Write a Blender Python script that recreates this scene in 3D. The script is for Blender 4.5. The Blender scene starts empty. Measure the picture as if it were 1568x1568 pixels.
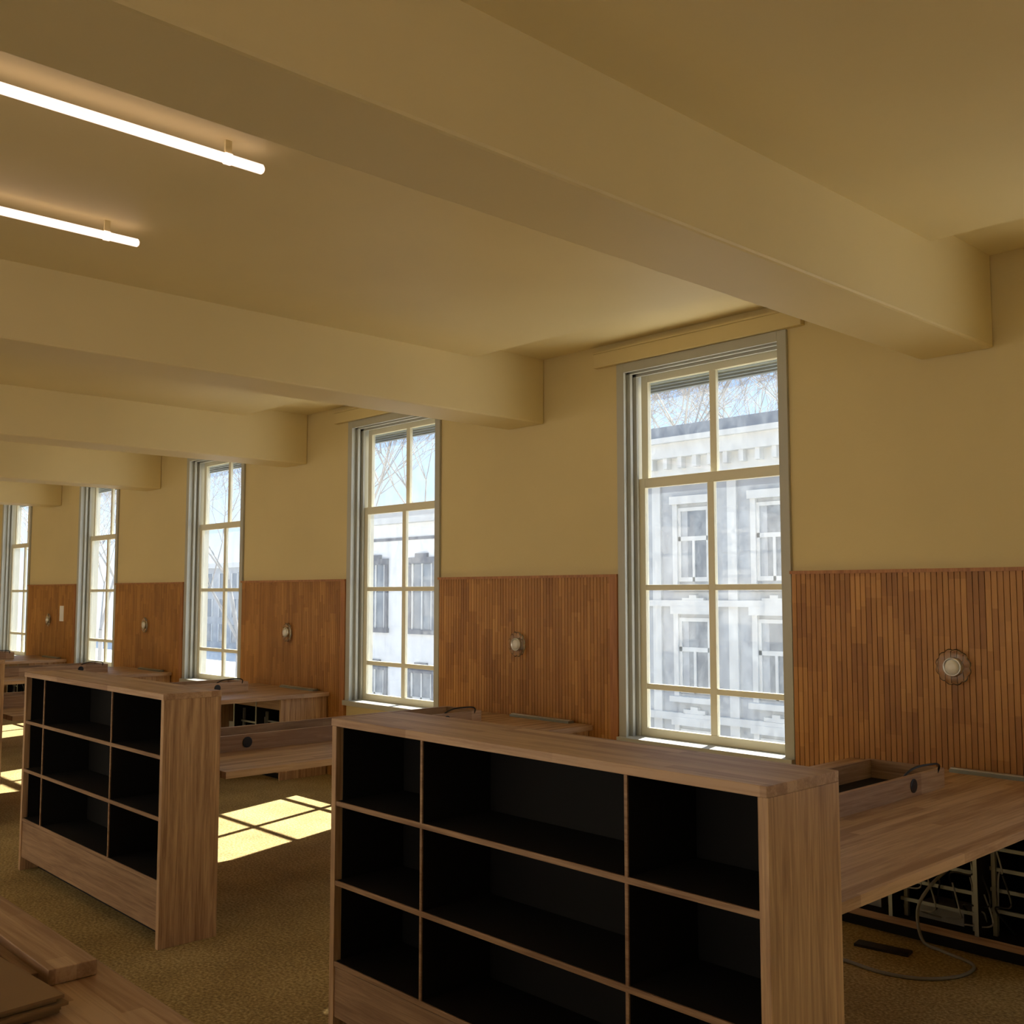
import bpy, math, random
from mathutils import Vector, Matrix
random.seed(7)
S=bpy.context.scene
P=3.17           # bay pitch
WY=5.2           # inner face of window wall

# ---------------------------------------------------------------- materials
def newmat(n):
    m=bpy.data.materials.new(n); m.use_nodes=True
    nt=m.node_tree; b=nt.nodes['Principled BSDF']; return m,nt,b
def ramp(nt,stops):
    r=nt.nodes.new('ShaderNodeValToRGB'); e=r.color_ramp.elements
    while len(e)<len(stops): e.new(0.5)
    for k,(p,c) in enumerate(stops):
        e[k].position=p; e[k].color=(*c,1)
    return r
def flat(n,c,rough=0.6,metal=0,bump=0,bs=80,var=0.0,spec=0.5):
    m,nt,b=newmat(n)
    b.inputs['Base Color'].default_value=(*c,1); b.inputs['Roughness'].default_value=rough; b.inputs['Metallic'].default_value=metal; b.inputs['Specular IOR Level'].default_value=spec
    if var>0 or bump>0:
        g=nt.nodes.new('ShaderNodeNewGeometry'); no=nt.nodes.new('ShaderNodeTexNoise'); no.inputs['Scale'].default_value=bs; no.inputs['Detail'].default_value=4
        nt.links.new(g.outputs['Position'],no.inputs['Vector'])
        if var>0:
            n2=nt.nodes.new('ShaderNodeTexNoise'); n2.inputs['Scale'].default_value=1.3; n2.inputs['Detail'].default_value=3
            nt.links.new(g.outputs['Position'],n2.inputs['Vector'])
            r=ramp(nt,[(0.3,tuple(x*(1-var) for x in c)),(0.7,tuple(min(1,x*(1+var)) for x in c))])
            nt.links.new(n2.outputs['Fac'],r.inputs['Fac']); nt.links.new(r.outputs['Color'],b.inputs['Base Color'])
        if bump>0:
            bu=nt.nodes.new('ShaderNodeBump'); bu.inputs['Strength'].default_value=bump; bu.inputs['Distance'].default_value=0.003
            nt.links.new(no.outputs['Fac'],bu.inputs['Height']); nt.links.new(bu.outputs['Normal'],b.inputs['Normal'])
    return m
def wood(n,c1,c2,axis,strip=0.0,rough=0.5,sc=1.0):
    """grain runs along axis; strip = lamella width"""
    m,nt,b=newmat(n); L=nt.links
    g=nt.nodes.new('ShaderNodeNewGeometry'); mp=nt.nodes.new('ShaderNodeMapping')
    s=[22*sc,22*sc,22*sc]; s[axis]=1.3*sc; mp.inputs['Scale'].default_value=s
    L.new(g.outputs['Position'],mp.inputs['Vector'])
    no=nt.nodes.new('ShaderNodeTexNoise'); no.inputs['Scale'].default_value=1.6; no.inputs['Detail'].default_value=7; no.inputs['Roughness'].default_value=0.62; no.inputs['Distortion'].default_value=0.8
    L.new(mp.outputs['Vector'],no.inputs['Vector'])
    fac=no.outputs['Fac']
    mp2=nt.nodes.new('ShaderNodeMapping'); s2=[170,170,170]; s2[axis]=5; mp2.inputs['Scale'].default_value=s2; L.new(g.outputs['Position'],mp2.inputs['Vector'])
    n3=nt.nodes.new('ShaderNodeTexNoise'); n3.inputs['Scale'].default_value=1.0; n3.inputs['Detail'].default_value=3; L.new(mp2.outputs['Vector'],n3.inputs['Vector'])
    def mth(op,a,bv=None):
        q=nt.nodes.new('ShaderNodeMath'); q.operation=op
        for i,v in enumerate((a,bv)):
            if v is None: continue
            if isinstance(v,(int,float)): q.inputs[i].default_value=v
            else: L.new(v,q.inputs[i])
        return q.outputs[0]
    fac=mth('ADD',mth('MULTIPLY',fac,0.72),mth('MULTIPLY',n3.outputs['Fac'],0.28))
    if strip>0:
        sp=nt.nodes.new('ShaderNodeSeparateXYZ'); L.new(g.outputs['Position'],sp.inputs[0])
        ax=[0,1,2]; ax.remove(axis)
        k=mth('FLOOR',mth('DIVIDE',sp.outputs[ax[0]],strip))
        w=nt.nodes.new('ShaderNodeTexWhiteNoise'); w.noise_dimensions='1D'; L.new(k,w.inputs['W'])
        l=mth('FLOOR',mth('ADD',mth('DIVIDE',sp.outputs[axis],0.7),mth('MULTIPLY',w.outputs['Value'],9)))
        cb=nt.nodes.new('ShaderNodeCombineXYZ'); L.new(k,cb.inputs[0]); L.new(l,cb.inputs[1])
        w2=nt.nodes.new('ShaderNodeTexWhiteNoise'); w2.noise_dimensions='2D'; L.new(cb.outputs[0],w2.inputs['Vector'])
        fac=mth('ADD',mth('MULTIPLY',fac,0.80),mth('MULTIPLY',w2.outputs['Value'],0.20))
    r=ramp(nt,[(0.38,c1),(0.50,tuple((a+bb)/2 for a,bb in zip(c1,c2))),(0.62,c2)])
    L.new(fac,r.inputs['Fac']); L.new(r.outputs['Color'],b.inputs['Base Color']); b.inputs['Roughness'].default_value=rough
    bu=nt.nodes.new('ShaderNodeBump'); bu.inputs['Strength'].default_value=0.15; bu.inputs['Distance'].default_value=0.002
    L.new(no.outputs['Fac'],bu.inputs['Height']); L.new(bu.outputs['Normal'],b.inputs['Normal'])
    return m
def slatmat():
    m,nt,b=newmat('slatted_teak'); L=nt.links
    tc=nt.nodes.new('ShaderNodeTexCoord'); oi=nt.nodes.new('ShaderNodeObjectInfo')
    sp=nt.nodes.new('ShaderNodeSeparateXYZ'); L.new(tc.outputs['Object'],sp.inputs[0])
    def mth(op,a,bv=None):
        q=nt.nodes.new('ShaderNodeMath'); q.operation=op
        for i,v in enumerate((a,bv)):
            if v is None: continue
            if isinstance(v,(int,float)): q.inputs[i].default_value=v
            else: L.new(v,q.inputs[i])
        return q.outputs[0]
    def cells(wd,ln,mul):
        k=mth('ADD',mth('FLOOR',mth('DIVIDE',sp.outputs[0],wd)),mth('FLOOR',mth('MULTIPLY',oi.outputs['Random'],mul)))
        w=nt.nodes.new('ShaderNodeTexWhiteNoise'); w.noise_dimensions='1D'; L.new(k,w.inputs['W'])
        l=mth('FLOOR',mth('ADD',mth('DIVIDE',sp.outputs[2],ln),mth('MULTIPLY',w.outputs['Value'],13)))
        cb=nt.nodes.new('ShaderNodeCombineXYZ'); L.new(k,cb.inputs[0]); L.new(l,cb.inputs[1])
        w2=nt.nodes.new('ShaderNodeTexWhiteNoise'); w2.noise_dimensions='2D'; L.new(cb.outputs[0],w2.inputs['Vector'])
        return w2.outputs['Value']
    a=cells(.03,.30,500); c=cells(.09,.36,331)
    mp=nt.nodes.new('ShaderNodeMapping'); mp.inputs['Scale'].default_value=(60,60,3); L.new(tc.outputs['Object'],mp.inputs['Vector'])
    no=nt.nodes.new('ShaderNodeTexNoise'); no.inputs['Scale'].default_value=1.5; no.inputs['Detail'].default_value=5; L.new(mp.outputs['Vector'],no.inputs['Vector'])
    f=mth('ADD',mth('ADD',mth('MULTIPLY',a,0.35),mth('MULTIPLY',c,0.30)),mth('MULTIPLY',no.outputs['Fac'],0.35))
    r=ramp(nt,[(0.1,(0.26,0.10,0.020)),(0.5,(0.40,0.175,0.038)),(0.95,(0.58,0.29,0.08))])
    L.new(f,r.inputs['Fac']); L.new(r.outputs['Color'],b.inputs['Base Color']); b.inputs['Roughness'].default_value=0.5
    return m
def carpet():
    m,nt,b=newmat('carpet_ochre'); L=nt.links
    g=nt.nodes.new('ShaderNodeNewGeometry')
    a=nt.nodes.new('ShaderNodeTexNoise'); a.inputs['Scale'].default_value=75; a.inputs['Detail'].default_value=3; L.new(g.outputs['Position'],a.inputs['Vector'])
    c=nt.nodes.new('ShaderNodeTexNoise'); c.inputs['Scale'].default_value=3; c.inputs['Detail'].default_value=4; L.new(g.outputs['Position'],c.inputs['Vector'])
    q=nt.nodes.new('ShaderNodeMath'); q.operation='MULTIPLY_ADD'; L.new(c.outputs['Fac'],q.inputs[0]); q.inputs[1].default_value=0.25; 
    q2=nt.nodes.new('ShaderNodeMath'); q2.operation='MULTIPLY'; L.new(a.outputs['Fac'],q2.inputs[0]); q2.inputs[1].default_value=0.75
    L.new(q2.outputs[0],q.inputs[2])
    r=ramp(nt,[(0.36,(0.21,0.14,0.045)),(0.50,(0.35,0.245,0.085)),(0.62,(0.52,0.39,0.17))])
    L.new(q.outputs[0],r.inputs['Fac']); L.new(r.outputs['Color'],b.inputs['Base Color']); b.inputs['Roughness'].default_value=0.95
    bu=nt.nodes.new('ShaderNodeBump'); bu.inputs['Strength'].default_value=0.5; bu.inputs['Distance'].default_value=0.005
    L.new(a.outputs['Fac'],bu.inputs['Height']); L.new(bu.outputs['Normal'],b.inputs['Normal'])
    return m
def dirtyglass():
    m=bpy.data.materials.new('dirty_window_glass'); m.use_nodes=True; nt=m.node_tree; nt.nodes.clear(); L=nt.links
    o=nt.nodes.new('ShaderNodeOutputMaterial'); t=nt.nodes.new('ShaderNodeBsdfTransparent'); t.inputs[0].default_value=(0.95,0.97,1,1)
    d=nt.nodes.new('ShaderNodeBsdfTranslucent'); d.inputs[0].default_value=(0.8,0.9,1,1)
    g=nt.nodes.new('ShaderNodeNewGeometry'); no=nt.nodes.new('ShaderNodeTexNoise'); no.inputs['Scale'].default_value=14; no.inputs['Detail'].default_value=12; no.inputs['Roughness'].default_value=0.85
    mp=nt.nodes.new('ShaderNodeMapping'); mp.inputs['Scale'].default_value=(1,1,0.6); L.new(g.outputs['Position'],mp.inputs[0]); L.new(mp.outputs[0],no.inputs['Vector'])
    mr=nt.nodes.new('ShaderNodeMapRange'); mr.inputs['From Min'].default_value=0.42; mr.inputs['From Max'].default_value=0.75; mr.inputs['To Min'].default_value=0.012; mr.inputs['To Max'].default_value=0.060
    L.new(no.outputs['Fac'],mr.inputs['Value'])
    mx=nt.nodes.new('ShaderNodeMixShader'); L.new(mr.outputs[0],mx.inputs[0]); L.new(t.outputs[0],mx.inputs[1]); L.new(d.outputs[0],mx.inputs[2])
    gl=nt.nodes.new('ShaderNodeBsdfGlossy'); gl.inputs['Roughness'].default_value=0.02
    m2=nt.nodes.new('ShaderNodeMixShader'); m2.inputs[0].default_value=0.03; L.new(mx.outputs[0],m2.inputs[1]); L.new(gl.outputs[0],m2.inputs[2])
    L.new(m2.outputs[0],o.inputs[0]); return m

M={}
M['wall']=flat('wall_paint_yellow',(0.67,0.54,0.275),0.75,bump=0.25,bs=60,var=0.03)
M['ceil']=flat('ceiling_paint_yellow',(0.78,0.645,0.35),0.55,bump=0.1,bs=30,var=0.03)
M['grey']=flat('casing_paint_grey',(0.45,0.44,0.38),0.45)
M['cream']=flat('sash_paint_backlit',(0.75,0.70,0.52),0.4)  # cream tone of the back light is put into the sash colour
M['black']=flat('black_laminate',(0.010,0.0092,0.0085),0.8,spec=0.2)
M['blackp']=flat('black_plastic',(0.01,0.01,0.01),0.4)
M['slat']=slatmat()
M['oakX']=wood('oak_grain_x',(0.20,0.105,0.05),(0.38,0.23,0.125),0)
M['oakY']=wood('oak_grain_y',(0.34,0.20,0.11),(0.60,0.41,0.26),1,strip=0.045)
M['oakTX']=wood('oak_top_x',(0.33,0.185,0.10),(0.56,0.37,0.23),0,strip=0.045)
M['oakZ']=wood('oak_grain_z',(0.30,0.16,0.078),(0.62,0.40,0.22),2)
M['trimw']=wood('teak_trim',(0.30,0.11,0.03),(0.48,0.21,0.07),2)
M['steel']=flat('brushed_steel',(0.62,0.60,0.54),0.3,1)
M['greym']=flat('grey_aluminium',(0.28,0.30,0.28),0.4,0.6)
M['cable']=flat('grey_cable',(0.22,0.22,0.21),0.5)
M['white']=flat('white_paper',(0.85,0.83,0.78),0.8)
M['card']=flat('cardboard',(0.26,0.155,0.07),0.85,var=0.1)
M['carpet']=carpet()
M['glass']=dirtyglass()
m,nt,b=newmat('led_tube_diffuser'); b.inputs['Base Color'].default_value=(0.9,0.85,0.8,1); b.inputs['Emission Color'].default_value=(1,0.74,0.65,1); b.inputs['Emission Strength'].default_value=1.35; M['led']=m
m,nt,b=newmat('clear_glass'); b.inputs['Transmission Weight'].default_value=0.95; b.inputs['Roughness'].default_value=0.03; b.inputs['IOR'].default_value=1.3; b.inputs['Base Color'].default_value=(1.0,0.95,0.86,1); M['cglass']=m
M['bulb']=flat('frosted_bulb',(0.80,0.76,0.68),0.2)
M['facA']=flat('pale_brick',(0.36,0.37,0.385),0.9,var=0.08)
M['facB']=flat('white_render',(0.72,0.72,0.71),0.9,var=0.05)
M['trimA']=flat('white_stone',(0.58,0.575,0.55),0.8)
M['winD']=flat('dark_pane',(0.12,0.14,0.17),0.15)
M['dark']=flat('dark_stone_trim',(0.10,0.10,0.12),0.8)
M['roof']=flat('slate_roof',(0.16,0.18,0.22),0.8)
M['street']=flat('street_paving',(0.68,0.65,0.60),0.9,var=0.1)
M['bark']=flat('bark',(0.34,0.32,0.30),0.9)
M['facC']=flat('bounce_render',(0.44,0.40,0.35),0.9,var=0.04)  # render of the added building that bounces sun into the room

# ---------------------------------------------------------------- mesh builder
class B:
    def __init__(s): s.v=[];s.f=[];s.mi=[];s.ms=[];s.sm=[]
    def mat(s,k):
        mm=M[k]
        if mm not in s.ms: s.ms.append(mm)
        return s.ms.index(mm)
    def box(s,x0,x1,y0,y1,z0,z1,k):
        n=len(s.v); i=s.mat(k)
        s.v+=[(x0,y0,z0),(x1,y0,z0),(x1,y1,z0),(x0,y1,z0),(x0,y0,z1),(x1,y0,z1),(x1,y1,z1),(x0,y1,z1)]
        for q in ((0,3,2,1),(4,5,6,7),(0,1,5,4),(1,2,6,5),(2,3,7,6),(3,0,4,7)):
            s.f.append(tuple(n+a for a in q)); s.mi.append(i); s.sm.append(False)
        return s
    def obox(s,c,half,rotz,k,rotx=0):
        n=len(s.v); i=s.mat(k); R=Matrix.Rotation(rotz,3,'Z')@Matrix.Rotation(rotx,3,'X'); c=Vector(c)
        for sx,sy,sz in ((-1,-1,-1),(1,-1,-1),(1,1,-1),(-1,1,-1),(-1,-1,1),(1,-1,1),(1,1,1),(-1,1,1)):
            s.v.append(tuple(c+R@Vector((sx*half[0],sy*half[1],sz*half[2]))))
        for q in ((0,3,2,1),(4,5,6,7),(0,1,5,4),(1,2,6,5),(2,3,7,6),(3,0,4,7)):
            s.f.append(tuple(n+a for a in q)); s.mi.append(i); s.sm.append(False)
        return s
    def lathe(s,c,axis,prof,k,n=24,lobes=0,amp=0.0,smooth=True):
        i=s.mat(k); a=Vector(axis).normalized(); u=a.orthogonal().normalized(); w=a.cross(u); c=Vector(c); base=len(s.v)
        for (r,h) in prof:
            for j in range(n):
                t=2*math.pi*j/n; rr=r*(1+amp*abs(math.cos(lobes*t/2))) if lobes else r
                s.v.append(tuple(c+a*h+u*rr*math.cos(t)+w*rr*math.sin(t)))
        for p in range(len(prof)-1):
            for j in range(n):
                s.f.append((base+p*n+j,base+p*n+(j+1)%n,base+(p+1)*n+(j+1)%n,base+(p+1)*n+j)); s.mi.append(i); s.sm.append(smooth)
        s.f.append(tuple(base+j for j in reversed(range(n)))); s.mi.append(i); s.sm.append(False)
        l=base+(len(prof)-1)*n
        s.f.append(tuple(l+j for j in range(n))); s.mi.append(i); s.sm.append(False)
        return s
    def tube(s,pts,r,k,n=8,cat=True):
        i=s.mat(k); pts=[Vector(p) for p in pts]
        if cat:
            q=[]; e=[pts[0]]+pts+[pts[-1]]
            for a in range(1,len(e)-2):
                for t in range(8):
                    t/=8; p0,p1,p2,p3=e[a-1],e[a],e[a+1],e[a+2]
                    q.append(0.5*((2*p1)+(p2-p0)*t+(2*p0-5*p1+4*p2-p3)*t*t+(3*p1-p0-3*p2+p3)*t**3))
            q.append(pts[-1]); pts=q
        base=len(s.v)
        for j,p in enumerate(pts):
            d=(pts[min(j+1,len(pts)-1)]-pts[max(j-1,0)]).normalized()
            u=d.cross(Vector((0.13,0.2,1))).normalized(); w=d.cross(u)
            for q in range(n):
                t=2*math.pi*q/n; s.v.append(tuple(p+u*r*math.cos(t)+w*r*math.sin(t)))
        for j in range(len(pts)-1):
            for q in range(n):
                s.f.append((base+j*n+q,base+j*n+(q+1)%n,base+(j+1)*n+(q+1)%n,base+(j+1)*n+q)); s.mi.append(i); s.sm.append(True)
        return s
    def mesh(s,name):
        me=bpy.data.meshes.new(name); me.from_pydata(s.v,[],s.f)
        for mm in s.ms: me.materials.append(mm)
        me.polygons.foreach_set('material_index',s.mi); me.polygons.foreach_set('use_smooth',s.sm); me.update(); return me
    def obj(s,name,loc=(0,0,0),bevel=0.0):
        return place(s.mesh(name),name,loc,bevel)
def place(me,name,loc=(0,0,0),bevel=0.0,rotz=0,sc=None):
    o=bpy.data.objects.new(name,me); S.collection.objects.link(o); o.location=loc; o.rotation_euler=(0,0,rotz)
    if sc: o.scale=sc
    if bevel>0:
        m=o.modifiers.new('bevel','BEVEL'); m.width=bevel; m.segments=2; m.limit_method='ANGLE'
    return o

# ---------------------------------------------------------------- room shell
XL,XR=-21.15,4.1; YB=-4.6
ZC,ZR,ZB=3.202,3.287,2.817
OX0,OX1=-4.50,-3.225      # opening (bay 0)
ZS,ZH=0.66,3.118
floor=B(); floor.box(XL-.2,XR+.2,YB-.26,WY+.26,-.15,0,'carpet'); floor.obj('floor')
def openwall(name,y0,y1,ops,zs,zh):
    w=B(); x=XL-.2
    for a,b in sorted(ops):
        w.box(x,a,y0,y1,0,3.45,'wall'); w.box(a,b,y0,y1,0,zs,'wall'); w.box(a,b,y0,y1,zh,3.45,'wall'); x=b
    w.box(x,XR+.2,y0,y1,0,3.45,'wall'); return w.obj(name)
WN=[-2,-1,0,1,2,3,4,5]
openwall('wall_window_side',WY,WY+.26,[(OX0-P*n,OX1-P*n) for n in WN],ZS,ZH)
BO=[(-1.95-P*n-2.75,-1.95-P*n) for n in range(-1,6)]  # wide openings added in the unseen back wall to let sky light in
openwall('wall_back',YB-.26,YB,BO,.45,3.12)
B().box(XL-.2,XL,YB,WY,0,3.45,'wall').obj('wall_left')
B().box(XR,XR+.2,YB,WY,0,3.45,'wall').obj('wall_right')
c=B(); c.box(XL-.2,XR+.2,YB-.26,4.534,ZC,3.6,'ceil'); c.box(XL-.2,XR+.2,4.534,WY+.26,ZR,3.6,'ceil'); c.obj('ceiling')
bb=B(); bb.box(0,.375,YB,WY,ZB,ZR+.02,'ceil'); me=bb.mesh('trim_beam')
for i,n in enumerate(range(-1,6)):
    place(me,'trim_%d'%(i+1),(-2.052-.375-3.165*n,0,0),bevel=0.012)

# ---------------------------------------------------------------- windows
def window():
    w=B(); x0,x1=0,OX1-OX0
    cw=.05
    for (a,b) in ((x0-.012,x0+cw),(x1-cw,x1+.012)):
        w.box(a,b,-.02,0.0,ZS-.02,ZH+.012,'grey')
    w.box(x0+cw,x1-cw,-.02,0.0,ZH-cw,ZH+.012,'grey')
    w.box(x0,x0+.022,0,.25,ZS,ZH,'grey'); w.box(x1-.022,x1,0,.25,ZS,ZH,'grey'); w.box(x0,x1,0,.25,ZH-.022,ZH,'grey')
    for y0,y1,d in ((.045,.07,.052),(.095,.115,.065)):
        w.box(x0,x0+d,y0,y1,ZS,ZH,'grey'); w.box(x1-d,x1,y0,y1,ZS,ZH,'grey'); w.box(x0,x1,y0,y1,ZH-d,ZH,'grey')
    w.box(x0-.01,x1+.01,-.05,.26,ZS-.03,ZS+.012,'grey')
    def sash(y,z0,z1,bars,st=.055,rb=.055,rt=.05):
        a,b=x0+.055,x1-.055; d=.035
        w.box(a,a+st,y,y+d,z0,z1,'cream'); w.box(b-st,b,y,y+d,z0,z1,'cream')
        w.box(a+st,b-st,y,y+d,z0,z0+rb,'cream'); w.box(a+st,b-st,y,y+d,z1-rt,z1,'cream')
        mxx=(a+b)/2
        w.box(mxx-.025,mxx+.025,y+.003,y+d-.003,z0+rb,z1-rt,'cream')
        for z in bars:
            w.box(a+st,mxx-.025,y+.003,y+d-.003,z-.018,z+.018,'cream'); w.box(mxx+.025,b-st,y+.003,y+d-.003,z-.018,z+.018,'cream')
        w.box(a+st,b-st,y+d/2-.002,y+d/2+.002,z0+rb,z1-rt,'glass')
    sash(.12,ZS+.012,2.365,[1.64,.995],rt=.065)
    sash(.157,2.31,ZH-.05,[],rb=.05)
    for k in range(4): w.box(x0+.06,x1-.06,.205,.24,ZH-.10-.022*k,ZH-.085-.022*k,'greym')
    return w.mesh('window')
wm=window()
for i,n in enumerate(WN):
    place(wm,'window_%d'%(i+1),(OX0-P*n,WY,0),bevel=.003)
w=B(); W_=2.75
w.box(0,.06,.08,.16,.45,3.12,'grey'); w.box(W_-.06,W_,.08,.16,.45,3.12,'grey'); w.box(.06,W_-.06,.08,.16,.45,.52,'grey'); w.box(.06,W_-.06,.08,.16,3.05,3.12,'grey')
for x in (.90,1.80): w.box(x,x+.05,.09,.15,.52,3.05,'cream')
w.box(.06,W_-.06,.09,.15,2.3,2.35,'cream'); w.box(-.02,W_+.02,-.02,.26,.42,.452,'grey')
wb=w.mesh('window_back_added')
for i,(a,b) in enumerate(BO): place(wb,'window_%d'%(i+1+len(WN)),(b,YB,0),rotz=math.pi)  # unseen windows, added to light the room from behind
pm=B(); pm.box(-.2,1.40,-.045,0,ZH+.014,ZR-.06,'wall'); pm.box(-.2,1.40,-.05,0,ZR-.06,ZR-.045,'wall'); pmm=pm.mesh('pelmet')
for n in WN: place(pmm,'window_pelmet',(OX0-P*n,WY,0),bevel=.004)

# ---------------------------------------------------------------- slatted panels + sconces
ZP=1.722
pw=P-(OX1-OX0)-.03
ns=int((pw-.05)/.03)
p=B(); p.box(0,pw,-.012,0,0,ZP-.012,'slat')
for k in range(ns): p.box(k*.03+.002,k*.03+.028,-.020,-.012,0,ZP-.012,'slat')
p.box(ns*.03+.002,pw,-.030,-.012,0,ZP-.012,'trimw'); p.box(-.004,pw+.002,-.034,0,ZP-.012,ZP+.006,'trimw')
pmesh=p.mesh('slatted_wall_panel')
for n in range(-1,6): place(pmesh,'slatted_wall_panel',(OX1+.015-P*n,WY,0))
s=B()
s.lathe((0,0,0),(0,-1,0),[(.045,0),(.045,.012)],'steel',32)
s.lathe((0,0,0),(0,-1,0),[(.050,.014),(.076,.016),(.084,.022),(.076,.028),(.050,.026)],'cglass',96,lobes=12,amp=.09)
s.lathe((0,0,0),(0,-1,0),[(.044,.012),(.048,.030),(.046,.040),(.041,.041),(.037,.034)],'steel',32)
s.lathe((0,0,0),(0,-1,0),[(.037,.030),(.035,.040),(.026,.048),(.010,.051)],'bulb',32)
sm=s.mesh('wall_sconce')
for n in range(-1,6): place(sm,'wall_sconce',(-2.29-P*n,WY-.020,1.235))
B().box(-.075,.075,-.002,0,-.105,.105,'white').obj('paper_notice',(-14.52,WY-.0202,1.33))

# ---------------------------------------------------------------- ceiling light tubes
t=B()
t.lathe((0,0,0),(0,1,0),[(.012,0),(.018,.006),(.018,1.494),(.012,1.50)],'led',20)
for y in (.12,1.36):
    t.box(-.006,.006,y-.012,y+.012,.016,.066,'ceil')
    t.lathe((0,y-.012,0),(0,1,0),[(.021,0),(.021,.024)],'led',20)
tm=t.mesh('ceiling_tube_lamp')
for n in range(-1,5):
    for x in (-3.28,-4.36):
        place(tm,'ceiling_tube_lamp',(x-3.165*n,.33,ZC-.066)); place(tm,'ceiling_tube_lamp',(x-3.165*n,-2.8,ZC-.066))

# ---------------------------------------------------------------- bookcases
def bookcase(x0,x1,divs,shelves,y0=2.165,dp=.33):
    b=B(); y1=y0+dp; H=1.14; T=.028
    b.box(x0,x0+T,y0,y1,0,H-T,'oakZ'); b.box(x1-.030,x1,y0,y1,0,H-T,'oakZ')
    b.box(x0,x1,y0-.004,y1,H-T,H,'oakTX')
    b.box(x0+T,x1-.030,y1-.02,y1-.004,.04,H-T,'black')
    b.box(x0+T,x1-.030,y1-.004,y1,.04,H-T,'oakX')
    for d in divs:
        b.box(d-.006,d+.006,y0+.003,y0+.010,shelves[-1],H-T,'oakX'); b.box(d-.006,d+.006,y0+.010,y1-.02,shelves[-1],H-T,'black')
    for z in shelves:
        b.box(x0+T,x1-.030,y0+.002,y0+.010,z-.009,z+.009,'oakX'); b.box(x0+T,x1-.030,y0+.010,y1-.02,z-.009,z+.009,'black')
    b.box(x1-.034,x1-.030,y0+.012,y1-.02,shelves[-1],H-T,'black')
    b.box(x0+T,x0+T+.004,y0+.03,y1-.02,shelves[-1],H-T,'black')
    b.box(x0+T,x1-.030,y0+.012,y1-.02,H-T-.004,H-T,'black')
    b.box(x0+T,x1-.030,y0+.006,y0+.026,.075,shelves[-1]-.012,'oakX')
    b.box(x0+T,x1-.030,y0+.10,y0+.12,0,.09,'black')
    return b
bookcase(-3.290,-1.418,(-2.760,-1.868),(.832,.548,.262)).obj('open_bookcase',bevel=.0025)
for n in (1,2,3,4):
    bookcase(-3.285,-1.412,(-2.970,-2.015),(.85,.572,.29),2.105,.285).obj('open_bookcase',(-P*n,0,0),bevel=.0025)

# ---------------------------------------------------------------- desks, tray boxes, cabinets
DZ=.725
def desk():
    d=B(); x0,x1=-2.86,-1.56
    d.box(x0,x1,2.50,WY-.036,DZ-.034,DZ,'oakY')
    a,b_=-2.50,-2.135; y0,y1=2.52,4.68; zt=DZ+.088
    d.box(b_-.022,b_,y0,y1,DZ,zt,'oakY'); d.box(a,a+.022,y0,y1,DZ,zt,'oakY')
    d.box(a+.022,b_-.022,y1-.022,y1,DZ,zt,'oakX'); d.box(a+.022,b_-.022,y0,y0+.022,DZ,zt,'oakX')
    d.box(a+.022,b_-.022,y0+.022,y1-.022,DZ,DZ+.004,'black')
    for y in (2.93,4.38):
        d.lathe((b_,y,DZ+.045),(1,0,0),[(.030,0),(.030,.003),(.024,.004)],'blackp',24)
    d.box(-2.30,-1.72,WY-.105,WY-.05,DZ,DZ+.016,'greym'); d.box(-2.30,-1.72,WY-.09,WY-.065,DZ+.016,DZ+.022,'steel')
    cy0,cy1=4.70,WY-.036; cx0,cx1=-2.83,-1.60; zb=.09
    d.box(cx0,cx0+.022,cy0,cy1,0,DZ-.034,'oakZ'); d.box(cx1-.022,cx1,cy0,cy1,0,DZ-.034,'oakZ')
    d.box(cx0+.022,cx1-.022,cy0,cy1,zb-.02,zb,'black'); d.box(cx0+.022,cx1-.022,cy1-.012,cy1,zb,DZ-.034,'black')
    d.box(cx0+.022,cx1-.022,cy0-.004,cy0,zb-.028,zb+.004,'oakX')
    d.box(cx0+.022,cx1-.022,cy0+.04,cy0+.055,0,zb-.02,'black')
    d.box(cx0+.022,cx1-.022,cy0,cy0+.018,DZ-.13,DZ-.034,'oakX')
    for x in (-2.42,-2.02):
        d.box(x-.009,x+.009,cy0,cy1-.012,zb,DZ-.034,'black'); d.box(x-.009,x+.009,cy0-.004,cy0,zb,DZ-.034,'greym')
    for x in (-2.38,-2.06,-1.97,-1.68):
        d.box(x-.009,x+.009,cy0+.07,cy0+.09,zb,.55,'greym')
    for z in (.16,.25,.34,.43):
        d.box(-2.40,-2.05,cy0+.06,cy0+.07,z,z+.016,'greym'); d.box(-1.99,-1.66,cy0+.08,cy0+.09,z+.03,z+.046,'greym')
    d.box(-2.34,-2.12,cy0+.10,cy0+.28,zb,.15,'cable'); d.box(-2.70,-2.52,cy0+.1,cy0+.3,zb,.40,'cable')
    for k in range(11):
        x=random.uniform(-2.35,-1.72); z=random.uniform(.25,.52)
        d.tube([(x,cy0+.05,z),(x+.04,cy0+.03,z-.12),(x+random.uniform(-.1,.1),cy0+.05,z-.2+.05),(x+random.uniform(-.1,.1),cy0+.12,zb+.01)],.004,'blackp' if k%2 else 'cable',6)
    d.tube([(-2.20,4.3,DZ+.005),(-2.17,4.42,zt+.012),(-2.135,4.55,zt+.03),(-2.13,4.62,zt+.012),(-2.16,4.60,DZ+.02)],.005,'blackp',8)
    return d
dmesh=desk().mesh('workstation_desk')
for n in range(0,5): place(dmesh,'workstation_desk',(-P*n,0,0),bevel=.002)
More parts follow.
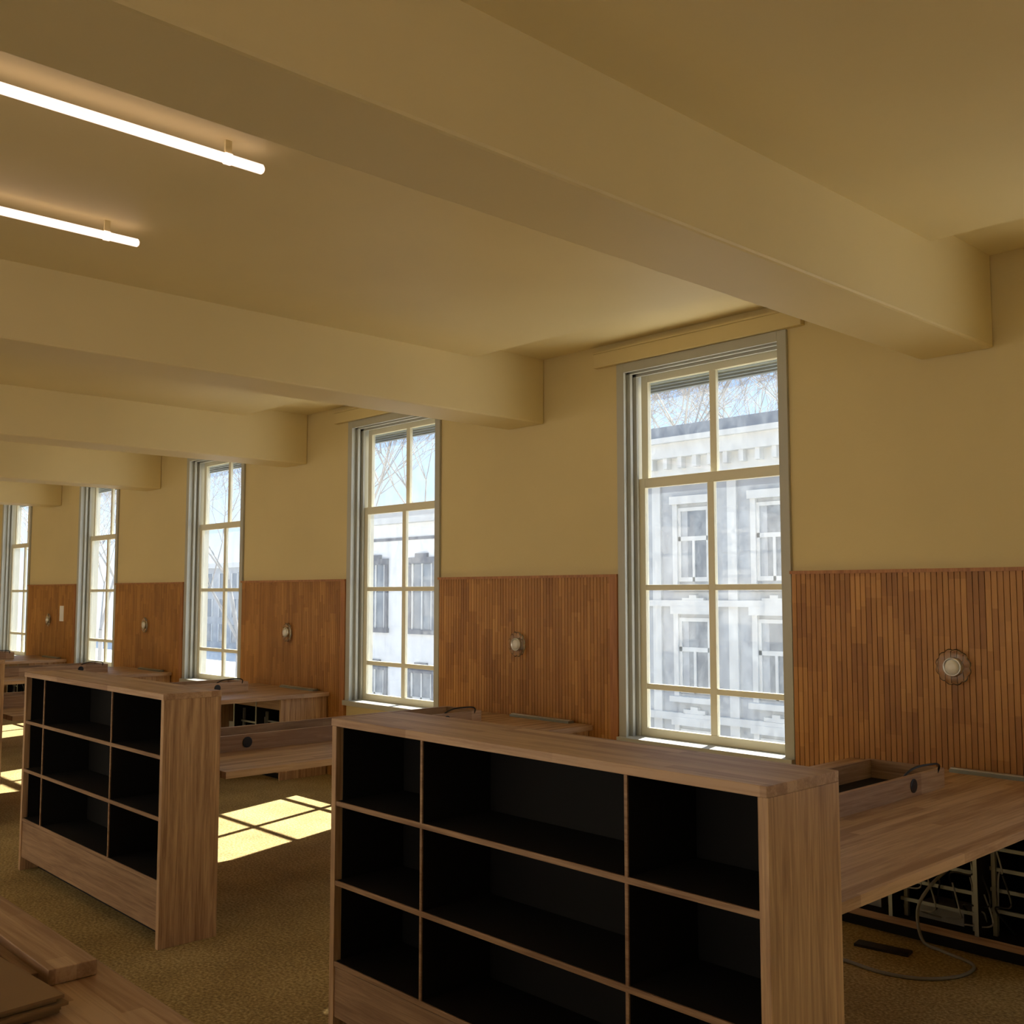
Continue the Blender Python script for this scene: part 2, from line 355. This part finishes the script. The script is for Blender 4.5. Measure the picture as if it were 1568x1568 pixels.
cb=B(); cb.tube([(-2.62,4.20,.007),(-2.42,4.23,.007),(-2.22,4.21,.007),(-2.06,4.27,.007),(-1.97,4.42,.007),(-1.99,4.58,.007),(-2.16,4.655,.007),(-2.25,4.66,.03),(-2.27,4.66,.16),(-2.22,4.68,.27),(-2.18,4.80,.34)],.0075,'cable',10)
cb.obj('floor_cable')
B().obox((-2.36,4.50,.006),(.12,.035,.006),.15,'blackp').obj('cable_floor_plate')

# ---------------------------------------------------------------- foreground bench
w=B()
w.box(-4.6,-1.55,.25,.985,.715,.755,'oakTX'); w.box(-4.55,-1.6,.30,.93,.64,.715,'oakX')
for x in (-4.5,-1.75):
    for y in (.32,.84): w.box(x,x+.07,y,y+.07,0,.64,'oakZ')
w.obj('work_table',bevel=.003)
w=B(); w.box(-4.3,-2.36,.84,.945,.756,.790,'oakTX'); w.box(-4.2,-2.42,.815,.84,.756,.770,'oakX'); w.obj('timber_board',bevel=.002)
w=B()
for k in range(5): w.obox((-2.55+.008*(k%3),.665-.006*(k%2),.7605+.0075*k),(.36,.12,.003),.06+.02*(k%3),'card')
w.obj('cardboard_sheet_stack')

# ---------------------------------------------------------------- outside
FY=23.0; GZ=-5.2
st=B(); st.box(-160,60,WY+.3,120,GZ-.2,GZ,'street'); st.box(-160,60,-60,YB-.3,GZ-.2,GZ,'street'); st.obj('street_ground')
def townhouseA():
    b=B(); x0,x1=-24.2,2
    b.box(x0,x1,FY,FY+9,GZ,5.7,'facA')
    b.box(x0-.1,x1+.1,FY-.45,FY+.2,5.35,5.75,'trimA'); b.box(x0,x1,FY-.2,FY+.1,4.75,5.35,'trimA'); b.box(x0-.1,x1+.1,FY-.6,FY+.2,5.75,5.9,'trimA')
    k=x0+.2
    while k<x1: b.box(k,k+.14,FY-.4,FY-.2,5.05,5.35,'trimA'); k+=.5
    b.box(x0,x1,FY+.4,FY+8,5.9,6.4,'roof')
    x=-22.35
    while x<x1-1:
        for zc in (2.95,-.08,-3.1):
            w_,h=.52,1.02
            b.box(x-w_-.16,x-w_,FY-.10,FY,zc-h-.1,zc+h+.1,'trimA'); b.box(x+w_,x+w_+.16,FY-.10,FY,zc-h-.1,zc+h+.1,'trimA')
            b.box(x-w_-.22,x+w_+.22,FY-.16,FY,zc+h+.1,zc+h+.32,'trimA'); b.box(x-w_-.25,x+w_+.25,FY-.2,FY,zc-h-.25,zc-h-.1,'trimA')
            b.box(x-w_,x+w_,FY-.01,FY+.02,zc-h,zc+h,'winD')
            b.box(x-w_,x+w_,FY-.05,FY-.01,zc+.1,zc+.22,'trimA'); b.box(x-.04,x+.04,FY-.05,FY-.01,zc-h,zc+.1,'trimA')
            b.box(x-w_,x-w_+.09,FY-.05,FY-.01,zc-h,zc+h,'trimA'); b.box(x+w_-.09,x+w_,FY-.05,FY-.01,zc-h,zc+h,'trimA')
            b.box(x-w_+.09,x+w_-.09,FY-.05,FY-.01,zc+h-.1,zc+h,'trimA'); b.box(x-w_+.09,x+w_-.09,FY-.05,FY-.01,zc-h,zc-h+.12,'trimA')
            b.box(x-w_+.09,x-.22,FY-.012,FY-.011,zc-h+.12,zc+h-.1,'facA')
            if zc<1:
                for a,sx in ((-.42,.12),(-.24,.22),(0,.30),(.24,.22),(.42,.12)): b.box(x+a-.12,x+a+.12,FY-.12,FY,zc+h+.32,zc+h+.32+sx,'trimA')
        b.box(x+1.13,x+1.42,FY-.07,FY,GZ,4.75,'trimA')
        x+=2.55
    b.box(x0,x1,FY-.14,FY,1.25,1.42,'trimA'); b.box(x0,x1,FY-.14,FY,-1.85,-1.65,'trimA')
    return b
townhouseA().obj('brick_townhouse')
def townhouseB():
    b=B(); x0,x1=-39,-24.4; y=FY-.6
    b.box(x0,x1,y,y+9,GZ,4.4,'facB'); b.box(x0-.1,x1+.05,y-.35,y+.2,4.1,4.5,'trimA'); b.box(x0,x1,y-.06,y,3.5,3.6,'dark')
    x=-36.75
    while x<x1:
        for zc in (1.5,-2.3):
            w_,h=.6,1.15
            b.box(x-w_-.16,x-w_,y-.08,y,zc-h,zc+h,'dark'); b.box(x+w_,x+w_+.16,y-.08,y,zc-h,zc+h,'dark')
            b.box(x-w_-.16,x+w_+.16,y-.10,y,zc+h,zc+h+.22,'dark'); b.box(x-w_*.55,x+w_*.55,y-.10,y,zc+h+.22,zc+h+.36,'dark'); b.box(x-w_-.2,x+w_+.2,y-.12,y,zc-h-.16,zc-h,'dark')
            b.box(x-w_,x+w_,y-.01,y+.01,zc-h,zc+h,'winD'); b.box(x-w_,x+w_,y-.04,y-.01,zc+.2,zc+.32,'trimA'); b.box(x-.04,x+.04,y-.04,y-.01,zc-h,zc+h,'trimA')
            b.box(x-w_,x-w_+.1,y-.04,y-.01,zc-h,zc+h,'trimA'); b.box(x+w_-.1,x+w_,y-.04,y-.01,zc-h,zc+h,'trimA')
        x+=2.75
    return b
townhouseB().obj('white_townhouse')
b=B(); b.box(-150,-50,62,70,GZ,5.2,'facA'); b.box(-150,-50,61.6,62,4.8,5.4,'trimA')
x=-148
while x<-51:
    for zc in (3.0,-.2,-3.3): b.box(x-.6,x+.6,61.95,62,zc-1.1,zc+1.1,'winD'); b.box(x-.8,x-.6,61.9,62,zc-1.1,zc+1.1,'trimA'); b.box(x+.6,x+.8,61.9,62,zc-1.1,zc+1.1,'trimA')
    x+=3.2
b.obj('distant_terrace')
b=B(); ry=-15.0; b.box(-45,28,ry-6,ry,GZ,9.5,'facC'); b.box(-45,28,ry,ry+.3,9.2,9.6,'trimA')  # unseen building, added to bounce sunlight through the back openings
x=-43
while x<27:
    for zc in (6.6,3.2,-.2,-3.4):
        b.box(x-.5,x+.5,ry,ry+.02,zc-.9,zc+.9,'winD'); b.box(x-.6,x+.6,ry,ry+.08,zc-1.05,zc-.9,'trimA'); b.box(x-.05,x+.05,ry+.02,ry+.05,zc-.9,zc+.9,'trimA'); b.box(x-.5,x+.5,ry+.02,ry+.05,zc+.2,zc+.3,'trimA')
    x+=3.6
b.obj('bounce_building')
def tree(seed,h=15):
    r=random.Random(seed); b=B(); i=b.mat('bark')
    def seg(p,q,r0,r1,n):
        d=(q-p).normalized(); u=d.orthogonal().normalized(); w=d.cross(u); base=len(b.v)
        for c,rr in ((p,r0),(q,r1)):
            for j in range(n):
                t=2*math.pi*j/n; b.v.append(tuple(c+u*rr*math.cos(t)+w*rr*math.sin(t)))
        for j in range(n): b.f.append((base+j,base+(j+1)%n,base+n+(j+1)%n,base+n+j)); b.mi.append(i); b.sm.append(True)
    def grow(p,d,L,rad,dep):
        q=p+d*L; seg(p,q,rad,rad*.70,6 if dep<2 else 3)
        if dep>=9: return
        for k in range(3 if dep in (1,2,3,5) else 2):
            nd=(d+Vector((r.uniform(-1,1),r.uniform(-1,1),r.uniform(-.35,.8)))*.70).normalized()
            grow(q,nd,L*r.uniform(.68,.86),max(rad*(.66 if k==0 else .5),.008),dep+1)
    grow(Vector((0,0,0)),Vector((0,0,1)),h*.25,.16,0)
    return b.mesh('bare_tree')
tm1=tree(3); tm2=tree(11)
for k,(x,y,sc) in enumerate([(-27,43,1.6),(-33,44,1.7),(-40,44,1.7),(-22,45,1.6),(-29,49,1.8),(-50,27,1.15),(-57,33,1.35),(-48,44,1.7),(-54,45,1.8),(-66,26,1.2),(-78,28,1.3),(-61,44,1.7),(-88,30,1.4),(-36,50,1.8)]):
    place(tm1 if k%2 else tm2,'bare_tree',(x,y,GZ),rotz=k*1.3,sc=(sc,sc,sc))

# ---------------------------------------------------------------- light
w=bpy.data.worlds.new('sky'); S.world=w; w.use_nodes=True; nt=w.node_tree
bg=nt.nodes['Background']; tc=nt.nodes.new('ShaderNodeTexCoord'); sp=nt.nodes.new('ShaderNodeSeparateXYZ')
nt.links.new(tc.outputs['Generated'],sp.inputs[0])
r=ramp(nt,[(0.0,(0.66,0.76,0.88)),(0.10,(0.48,0.62,0.84)),(0.30,(0.27,0.45,0.76)),(1.0,(0.28,0.41,0.62))])
nt.links.new(sp.outputs[2],r.inputs['Fac']); nt.links.new(r.outputs['Color'],bg.inputs['Color']); bg.inputs['Strength'].default_value=1.5
sd=bpy.data.lights.new('sun','SUN'); sd.energy=21; sd.angle=math.radians(.55); sd.color=(1,.93,.78)
so=bpy.data.objects.new('sun',sd); S.collection.objects.link(so)
el=math.radians(43); hx,hy=.30,-.954
so.rotation_euler=Vector((hx*math.cos(el),hy*math.cos(el),-math.sin(el))).to_track_quat('-Z','Y').to_euler(); so.location=(-10,30,25)

# ---------------------------------------------------------------- camera
cd=bpy.data.cameras.new('camera'); cam=bpy.data.objects.new('camera',cd); S.collection.objects.link(cam)
cd.sensor_width=36; cd.lens=36*1581/1568; cd.clip_end=500
cam.location=(0,0,1.6); cam.rotation_euler=(math.radians(90+4.52),0,math.radians(46.9))
S.camera=cam
S.view_settings.view_transform='Standard'
S.view_settings.exposure=0.08
